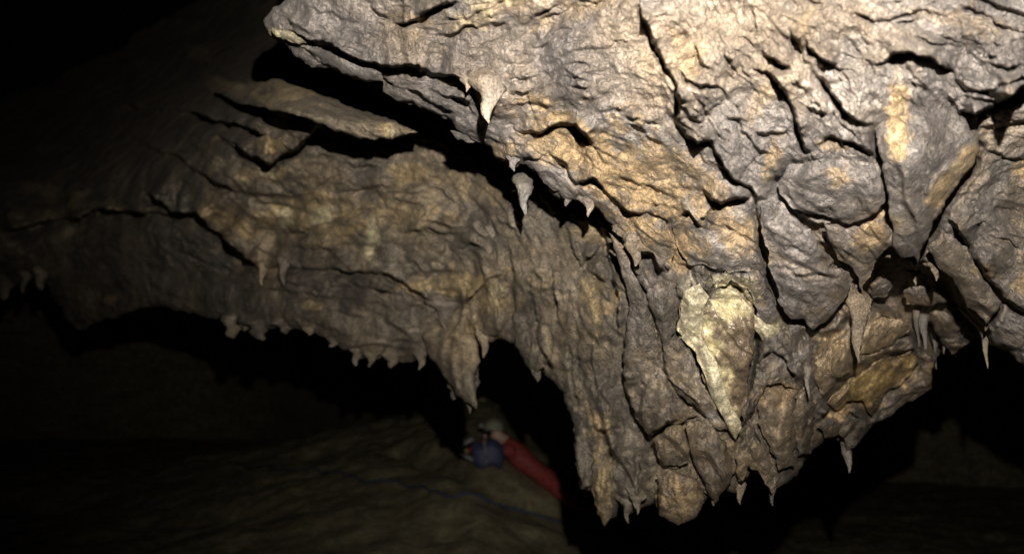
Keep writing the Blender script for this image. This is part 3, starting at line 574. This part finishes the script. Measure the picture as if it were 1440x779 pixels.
B_OUT = [(-180, 200), (-60, 170), (30, 130), (70, 118), (110, 90), (165, 70), (200, 40), (245, 20), (290, -10), (345, -20), (400, -60), (450, -80), (500, -140), (760, -140), (930, 60), (1000, 300), (1000, 600), (960, 690), (921, 709), (900, 716), (884, 724), (872, 711), (862, 728), (850, 736), (839, 720), (833, 690), (818, 686), (809, 643), (806, 595), (789, 551), (767, 522), (752, 526), (738, 510),
         (723, 484), (700, 478), (672, 490), (640, 505), (601, 502), (591, 508), (552, 508), (523, 506), (503, 508), (494, 495), (469, 485), (435, 463), (401, 462), (345, 460), (313, 451), (289, 446), (240, 432), (200, 430), (160, 448), (110, 465), (75, 420), (60, 395),
         (40, 392), (0, 410), (-60, 440), (-180, 480)]
wall = sheet('cave_wall', FB, B_OUT, M_BROWN, roll=.14, R=30, thick=.7, kind='structure', label='dim brown arched rock wall with ochre flecks, sweeping down into a column')
def zB(u, v): return float(FB.samp(FB.Z, u, v))
for poly, lift, T, pw, st in [
    ([(300, 128), (330, 118), (400, 112), (450, 132), (500, 152), (560, 172), (585, 186), (548, 196), (503, 194), (470, 184), (430, 168), (385, 156), (340, 146)], .72, .16, .35, (.15, 0, 0)),
    ([(300, 188), (340, 172), (400, 178), (446, 176), (425, 206), (400, 216), (384, 231), (366, 224), (344, 214), (322, 200)], .03, .12, .4, (.1, 0, 0)),
    ([(585, 425), (606, 420), (634, 446), (660, 462), (673, 484), (671, 540), (669, 576), (655, 566), (640, 556), (624, 528), (602, 500), (590, 470)], .06, .12, .5, (.1, 0, .2)),
    ([(650, 432), (672, 410), (700, 396), (716, 410), (716, 450), (700, 474), (676, 478), (660, 462)], .02, .12, .5, (.15, 0, 0)),
    ([(725, 440), (742, 450), (756, 486), (764, 516), (752, 526), (738, 510), (724, 484)], .03, .08, .5, (0, 0, 0)),
    ([(833, 640), (848, 632), (860, 652), (863, 692), (860, 728), (850, 740), (839, 722), (832, 690)], .03, .05, .5, (.35, 0, .3)),
    ([(808, 612), (822, 604), (832, 640), (832, 684), (820, 690), (810, 650)], .02, .05, .5, (0, 0, .3))]:
    if poly[0] == (585, 425):
        solid('hanging_fin', FB, poly, M_BROWN, lift=lift, T=T, p=pw, back=.14, k=.5, stain=st, sink=.3, sv=(425, 480), label='long brown wedge of rock hanging to a ragged point beneath the arched wall', cat='rock pendant')
    else: solid('rock_lobe', FB, poly, M_BROWN, lift=lift, T=T, p=pw, back=.12 + max(lift, 0) * 1.3, k=.8, stain=st, parent=wall, sink=.25 if poly[0] == (650, 432) else 0, sv=(395, 450))

# ================================================================== dripstones
STAL = [  # u, root row, tip row, width, field, offset towards camera, material, label, bend
    (687, 116, 174, 40, 'A', .10, M_ROCK, 'stout pale grey stalactite on the lip of the bright ceiling', 0),
    (657, 112, 130, 14, 'A', .06, M_ROCK, 'tiny pale stalactite close beside the stout grey one', 0),
    (737, 262, 303, 22, 'A', -.22, M_PALE, 'slim pale stalactite lit against deep shadow under the ceiling lip', 0),
    (722, 222, 241, 18, 'A', .03, M_ROCK, 'short stubby drip point on the ochre corner of the ceiling lip', 0),
    (797, 268, 290, 22, 'A', .02, M_ROCK, 'short grey drip point at the end of a tilted slab', 0),
    (828, 280, 305, 22, 'A', -.02, M_ROCK, 'pale pointed stalactite hanging over the top of the column', 0),
    (893, 335, 374, 34, 'A', .06, M_ROCK, 'pale triangular drip beside the round hole in the rock', 0),
    (1211, 380, 408, 16, 'A', .07, M_PALE, 'small pale tip under the ochre pendant', 0),
    (1205, 418, 508, 30, 'A', .10, M_ROCK, 'long thin tapering stalactite behind the blunt pendant', -.2),
    (1288, 428, 493, 12, 'A', .08, M_ROCK, 'straight grey straw stalactite in the dark recess', 0),
    (1298, 445, 505, 14, 'A', .06, M_PALE, 'wet knobbly straw stalactite touching the straight one', 0),
    (1313, 462, 518, 11, 'A', .05, M_ROCK, 'lower thin straw stalactite at the edge of the void', 0),
    (1324, 450, 497, 11, 'A', .05, M_ROCK, 'short thin straw stalactite next to a rounded drip', 0),
    (1343, 468, 500, 22, 'A', .06, M_PALE, 'rounded wet drip with a bright highlight on its end', 0),
    (1384, 440, 465, 20, 'A', .06, M_ROCK, 'short blunt drip under the slanting tongue of rock', 0),
    (1384, 462, 517, 12, 'A', -.05, M_ROCK, 'isolated thin straw stalactite hanging in blackness', 0),
    (1084, 672, 709, 18, 'A', .05, M_ROCK, 'pointed grey drip under the foot of the broad pendant', .2),
    (1040, 680, 708, 15, 'A', .03, M_ROCK, 'dark small drip in the notch of the pendant foot', 0),
    (1041, 652, 676, 18, 'A', .08, M_ROCK, 'stubby wet drip above the notch of the pendant foot', 0),
    (1004, 690, 710, 20, 'A', .06, M_ROCK, 'blunt grey drip next to the ochre lobe', 0),
    (1190, 600, 662, 24, 'A', -.1, M_ROCK, 'dim stalactite in shadow below the orange flowstone', 0),
    (1135, 518, 560, 12, 'A', .08, M_PALE, 'small glistening drip between pendant foot and orange flowstone', 0),
    (1286, 384, 400, 14, 'A', .2, M_ROCK, 'little pale nub deep in the recess behind the wedge pendant', 0),
    (1316, 378, 395, 12, 'A', .2, M_ROCK, 'small round pale nub by the slanting tongue of rock', 0),
    (882, 706, 734, 18, 'B', .05, M_BROWN, 'small dark tip between the two lobes of the column foot', 0),
    (896, 700, 722, 16, 'B', .03, M_BROWN, 'faint short tip at the dark edge of the column foot', 0),
    (369, 372, 402, 16, 'B', .06, M_BROWN, 'dark small stalactite on the ledge of the arched wall', 0),
    (399, 368, 401, 18, 'B', .10, M_BROWN, 'small stalactite with a pale bulb above it on the arched wall', 0),
    (626, 428, 463, 34, 'B', .14, M_BROWN, 'pale pointed drip at the root of the long brown wedge', 0),
    (681, 464, 502, 22, 'B', .08, M_BROWN, 'stubby stalactite beside the long brown wedge', 0),
    (657, 540, 580, 22, 'B', .12, M_BROWN, 'ragged tip of the long brown wedge', .3),
]
fringe = [(328, 452, 476, 20), (345, 454, 470, 14), (364, 456, 481, 22), (401, 456, 471, 16), (435, 456, 470, 18), (503, 494, 518, 18), (523, 498, 515, 16), (552, 498, 517, 18), (593, 496, 518, 15), (470, 478, 492, 16), (10, 396, 420, 18), (36, 384, 410, 14), (58, 382, 405, 14), (640, 545, 562, 14), (755, 510, 532, 14)]
for u, vt, vb, w, fd, off, m, lab, bend in STAL:
    f = FA if fd == 'A' else FB
    d = float(f.samp(f.Z, u, vt)); d += .4 * w * d / F / 2 - off * .15 - (.1 if off < -.04 else 0) * 0
    if u in (1286, 1316): d -= .06
    if u == 1190: d += .12
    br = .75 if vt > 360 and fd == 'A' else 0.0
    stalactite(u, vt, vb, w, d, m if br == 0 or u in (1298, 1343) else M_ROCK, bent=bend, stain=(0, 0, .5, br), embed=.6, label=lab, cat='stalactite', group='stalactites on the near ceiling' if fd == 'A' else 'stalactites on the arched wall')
for u, vt, vb, w in fringe:
    lab, gr = (('dim stalactite in the darkness at the far end of the arched wall', 'dim stalactites at the far end of the arch') if u < 100 else
               ('short stubby stalactite fringing the middle of the arched wall', 'fringe under the middle of the arch') if u < 480 else
               ('short drip in the row beside the long brown wedge', 'row of drips beside the long brown wedge') if u < 620 else
               ('small ragged spike on the edge of the long brown wedge', 'spikes on the wedge') if u < 700 else ('small drip on the inner edge of the column', 'drips on the column'))
    stalactite(u, vt, vb + (u * 3) % 11 - 6, w * (1.0 + .7 * ((u * 7) % 10) / 10), zB(u, vt) + .01, M_BROWN, embed=.5, pw=.28 + .4 * ((u * 13) % 10) / 10, bent=((u * 7) % 10 - 5) / 12, label=lab, cat='stalactite', group=gr)

# ================================================================== chamber floor and far wall
def floor_h(x, y):
    h = 1.15 * sstep(4.0, 11.5, y) - (0.5 * np.clip(x + .35, 0, 4.5) + .20 * np.clip(-.35 - x, 0, 6)) * sstep(5, 9.5, y) + 0.4 * sstep(11, 14, y)
    h = h + 0.10 * fbm(x / 1.7, y / 1.7, 5, 4) + 0.04 * fbm(x / .45, y / .45, 9, 3)
    return h
def ground_pt(u, v):
    ds = np.linspace(3, 18, 600); p = P(np.full(600, u), np.full(600, v), ds)
    k = np.nonzero(p[:, 2] < floor_h(p[:, 0], p[:, 1]))[0]
    return p[k[0]] if len(k) else p[-1]
gx, gy = np.meshgrid(np.linspace(-16, 13, 380), np.linspace(-2.5, 26, 380))
trench = [ground_pt(u, v) for u, v in ((560, 628), (620, 648), (680, 680), (740, 700), (800, 724), (870, 752))]
dt, _, tt, _ = seg_dist(gx, gy, [(p[0], p[1]) for p in trench])
gz = floor_h(gx, gy) - 0.16 * np.exp(-(dt / 0.16) ** 2)
n = gx.shape[1]; jj, ii = np.meshgrid(np.arange(gx.shape[0] - 1), np.arange(n - 1), indexing='ij'); a = (jj * n + ii).ravel()
mesh_obj('cave_floor', np.stack([gx, gy, gz], -1).reshape(-1, 3), np.stack([a, a + 1, a + n + 1, a + n], -1), M_MUD, np.zeros((gx.size, 3)), at_origin=True, kind='structure', label='dark muddy bank rising across the cave floor')
# far wall: a rough shell that closes the chamber
tn, zn = 260, 110
th = np.linspace(math.radians(-75), math.radians(75), tn); ss = np.linspace(0, 1, zn); TH, SS = np.meshgrid(th, ss)
rad = 14.0 + 16.0 * sstep(.05, .45, -TH) + 14.0 * sstep(.12, .4, TH) - 4.4 * SS ** 3 + 0.8 * fbm(TH * 5, SS * 3, 71, 4) + 0.18 * fbm(TH * 22, SS * 14, 75, 3)
wx = rad * np.sin(TH) * .8; wy = rad * np.cos(TH) - 0.5; wz = -1.0 + 8.5 * np.sin(SS * 1.5)
a = (np.arange(zn - 1)[:, None] * tn + np.arange(tn - 1)[None]).ravel()
mesh_obj('chamber_wall', np.stack([wx, wy, wz], -1).reshape(-1, 3), np.stack([a, a + tn, a + tn + 1, a + 1], -1), M_MUD, np.zeros((wx.size, 3)), at_origin=True, kind='structure', label='dim far wall of the chamber behind the muddy bank')

# ================================================================== person in red on the bank, with a blue bag
M_RED = plain('red_suit', (0.26, 0.04, 0.035)); M_SKIN = plain('skin', (0.5, 0.33, 0.25), .5, .1); M_HELM = plain('pale_helmet', (0.24, 0.24, 0.165), .6, .1)
M_BLUE = plain('blue_bag_cloth', (0.05, 0.055, 0.12), .6); M_STRAP = plain('grey_strap', (0.22, 0.23, 0.22)); M_BOOT = plain('dark_boot', (0.03, 0.03, 0.03)); M_GLOVE = plain('yellow_green_glove', (0.32, 0.36, 0.10))
def tube(pts, radii, sides=10):
    pts = [Vector(p) for p in pts]; vs = []; fs = []
    for i, p in enumerate(pts):
        t = (pts[min(i + 1, len(pts) - 1)] - pts[max(i - 1, 0)]).normalized(); x = t.cross(Vector((0, 0, 1)))
        if x.length < 1e-3: x = t.cross(Vector((0, 1, 0)))
        x.normalize(); y = t.cross(x)
        for j in range(sides):
            an = 2 * math.pi * j / sides; vs.append(p + radii[i] * (x * math.cos(an) + y * math.sin(an)))
    for i in range(len(pts) - 1):
        for j in range(sides): b = i * sides; fs.append((b + j, b + (j + 1) % sides, b + sides + (j + 1) % sides, b + sides + j))
    fs.append(tuple(range(sides))[::-1]); fs.append(tuple((len(pts) - 1) * sides + j for j in range(sides)))
    return [tuple(v) for v in vs], fs
hip = ground_pt(784, 698)
ax = Vector((-.93, .36, 0)); ax.normalize(); sdv = Vector((-ax.y, ax.x, 0))      # towards the head; to the person's left
HIP = Vector(hip) + Vector((0, 0, 0.16))
def gz_at(p): return float(floor_h(np.array([p.x]), np.array([p.y]))[0])
def bp(f, s, up):                                  # forward along the body, sideways, height over the bank
    q = HIP + ax * f + sdv * s; return Vector((q.x, q.y, gz_at(q) + up))
J = {}; E = []
def joint(nm, co, r, par=None):
    J[nm] = (len(J), co, r)
    if par: E.append((J[par][0], J[nm][0]))
joint('pelvis', bp(0, 0, .12), .125); joint('waist', bp(.22, 0, .12), .105, 'pelvis'); joint('chest', bp(.42, 0, .14), .125, 'waist'); joint('neckbase', bp(.56, 0, .19), .09, 'chest'); joint('neck', bp(.62, 0, .21), .06, 'neckbase')
joint('chin', bp(.69, 0, .20), .08, 'neck'); joint('crown', bp(.74, 0, .29), .09, 'chin')
for s, sg in (('l', 1), ('r', -1)):
    joint('sh' + s, bp(.50, .19 * sg, .17), .075, 'chest'); joint('el' + s, bp(.70, .26 * sg, .10), .05, 'sh' + s); joint('wr' + s, bp(.93, .16 * sg, .08), .033, 'el' + s); joint('pa' + s, bp(1.01, .14 * sg, .07), .036, 'wr' + s)
    for k, (fo, sp_, ln) in enumerate(((.05, -.035, .055), (.085, -.018, .075), (.09, 0, .08), (.085, .018, .075), (.07, .035, .06))):
        joint('fa%s%d' % (s, k), bp(1.01 + fo * .6, (.14 + sp_) * sg, .075), .0095, 'pa' + s); joint('fb%s%d' % (s, k), bp(1.01 + fo * .6 + ln * .6, (.14 + sp_ * 1.1) * sg, .045), .0085, 'fa%s%d' % (s, k))
    joint('th' + s, bp(-.10, .10 * sg, .12), .09, 'pelvis'); joint('kn' + s, bp(-.52, .14 * sg, .10), .068, 'th' + s); joint('an' + s, bp(-.93, .15 * sg, .09), .045, 'kn' + s); joint('to' + s, bp(-1.08, .16 * sg, .045), .04, 'an' + s)
me = bpy.data.meshes.new('person'); me.from_pydata([tuple(j[1]) for j in J.values()], E, [])
tmp = bpy.data.objects.new('person', me); S.collection.objects.link(tmp)
tmp.modifiers.new('skin', 'SKIN').use_smooth_shade = True; tmp.modifiers.new('sub', 'SUBSURF').levels = 2
for i, j in enumerate(J.values()): me.skin_vertices[0].data[i].radius = (j[2], j[2])
me.skin_vertices[0].data[0].use_root = True
dg = bpy.context.evaluated_depsgraph_get(); body = bpy.data.meshes.new_from_object(tmp.evaluated_get(dg)); bpy.data.objects.remove(tmp)
names = list(J); cos = np.array([tuple(j[1]) for j in J.values()])
body.materials.clear()
for m in (M_RED, M_SKIN, M_GLOVE, M_BOOT): body.materials.append(m)
for pl in body.polygons:
    nm = names[int(((cos - np.array(pl.center)) ** 2).sum(1).argmin())]; pl.use_smooth = True
    pl.material_index = 1 if nm in ('neck', 'chin', 'crown') else 2 if nm[:2] in ('pa', 'fa', 'fb') else 3 if nm[:2] == 'to' else 0
person = bpy.data.objects.new('person', body); link(person, label='person in a red suit lying on the muddy bank, head raised', cat='person')
def child_ball(name, c, r, mat, parent, sq=(1, 1, 1), seg=16, cut=None):
    bm = bmesh.new(); bmesh.ops.create_uvsphere(bm, u_segments=seg, v_segments=seg // 2 + 2, radius=r)
    for v in bm.verts:
        v.co = Vector((v.co.x * sq[0], v.co.y * sq[1], v.co.z * sq[2]))
        if cut is not None and v.co.z < cut: v.co.z = cut
    m = bpy.data.meshes.new(name); bm.to_mesh(m); bm.free(); m.materials.append(mat)
    for p_ in m.polygons: p_.use_smooth = True
    o = bpy.data.objects.new(name, m); o.location = c; return link(o, parent=parent)
HC = bp(.74, 0, .27)
hel = child_ball('helmet', HC + Vector((0, 0, .03)), .118, M_HELM, person, (1.0, 1.12, .95), 20, cut=-.02)
fdir = (ax + Vector((0, -.5, 0))).normalized()
child_ball('helmet_lamp', HC + fdir * .14 + Vector((0, 0, .06)), .03, M_STRAP, person, seg=10)
for q in (-1, 1): child_ball('eye', HC + fdir * .085 + Vector((-fdir.y, fdir.x, 0)) * .032 * q + Vector((0, 0, -.025)), .013, M_BOOT, person, seg=8)
child_ball('nose', HC + fdir * .1 + Vector((0, 0, -.055)), .018, M_SKIN, person, (1, 1, 1.4), 8)
child_ball('mouth', HC + fdir * .088 + Vector((0, 0, -.092)), .02, M_RED, person, (1, 1, .4), 8)

bag = bpy.data.objects.new('tackle_bag', None); bpos = ground_pt(686, 654); bag.location = bpos; link(bag, label='blue cloth bag with grey strap beside the person in red', cat='bag')
bm = bmesh.new(); bmesh.ops.create_cube(bm, size=1); bmesh.ops.subdivide_edges(bm, edges=bm.edges[:], cuts=5, use_grid_fill=True)
for v in bm.verts:
    c = v.co; r = 1 - .28 * (abs(c.x * 2) ** 4 * abs(c.z * 2) ** 4 + abs(c.x * 2) ** 4 * abs(c.y * 2) ** 4 + abs(c.y * 2) ** 4 * abs(c.z * 2) ** 4) / 2
    sag = 1 + .16 * (0.5 - c.z) * (1 - (2 * c.x) ** 2)
    v.co = Vector((c.x * .34 * r * sag, c.y * .22 * r * sag, (c.z + .5) * .27 * r - .01 + .02 * math.sin(c.x * 9)))
m = bpy.data.meshes.new('bag_body'); bm.to_mesh(m); bm.free(); m.materials.append(M_BLUE)
for p_ in m.polygons: p_.use_smooth = True
o = bpy.data.objects.new('bag_body', m); link(o, parent=bag)
def child_tube(name, pts, r, mat, parent):
    vs, fs = tube(pts, [r] * len(pts), 8); m = bpy.data.meshes.new(name); m.from_pydata(vs, [], fs); m.materials.append(mat)
    for p_ in m.polygons: p_.use_smooth = True
    return link(bpy.data.objects.new(name, m), parent=parent)
child_tube('strap', [(-.15 - .14 * math.sin(t * math.pi), -.10, .06 + .22 * t) for t in np.linspace(0, 1, 12)], .022, M_STRAP, bag)
child_tube('band', [(-.02 + .012 * math.sin(6 * t), -.135 - .005 * math.sin(t * 3.1), .02 + .26 * t) for t in np.linspace(0, 1, 6)], .012, M_STRAP, bag)
# a blue rope lying over the bank
rp = [ground_pt(u, v) for u, v in ((330, 650), (400, 660), (450, 664), (500, 672), (560, 682), (640, 700), (720, 716), (800, 738), (850, 752), (900, 770))]
rp = [Vector((p[0], p[1], p[2])) for p in rp]; sm = []
for i in range(len(rp) - 1):
    for t in np.linspace(0, 1, 8, endpoint=False):
        q = rp[i].lerp(rp[i + 1], t); q += Vector((.03 * math.sin(5 * (i + t)), .02 * math.cos(3 * (i + t)), 0))
        dd = seg_dist(np.array([q.x]), np.array([q.y]), [(p[0], p[1]) for p in trench])[0][0]
        q.z = gz_at(q) - 0.16 * math.exp(-(dd / .16) ** 2) + .012; sm.append(q)
vs, fs = tube(sm, [.011] * len(sm), 8); m = bpy.data.meshes.new('rope'); m.from_pydata(vs, [], fs); m.materials.append(plain('blue_rope', (0.05, 0.06, 0.13)))
link(bpy.data.objects.new('rope', m), label='blue rope lying along the muddy floor', cat='rope')
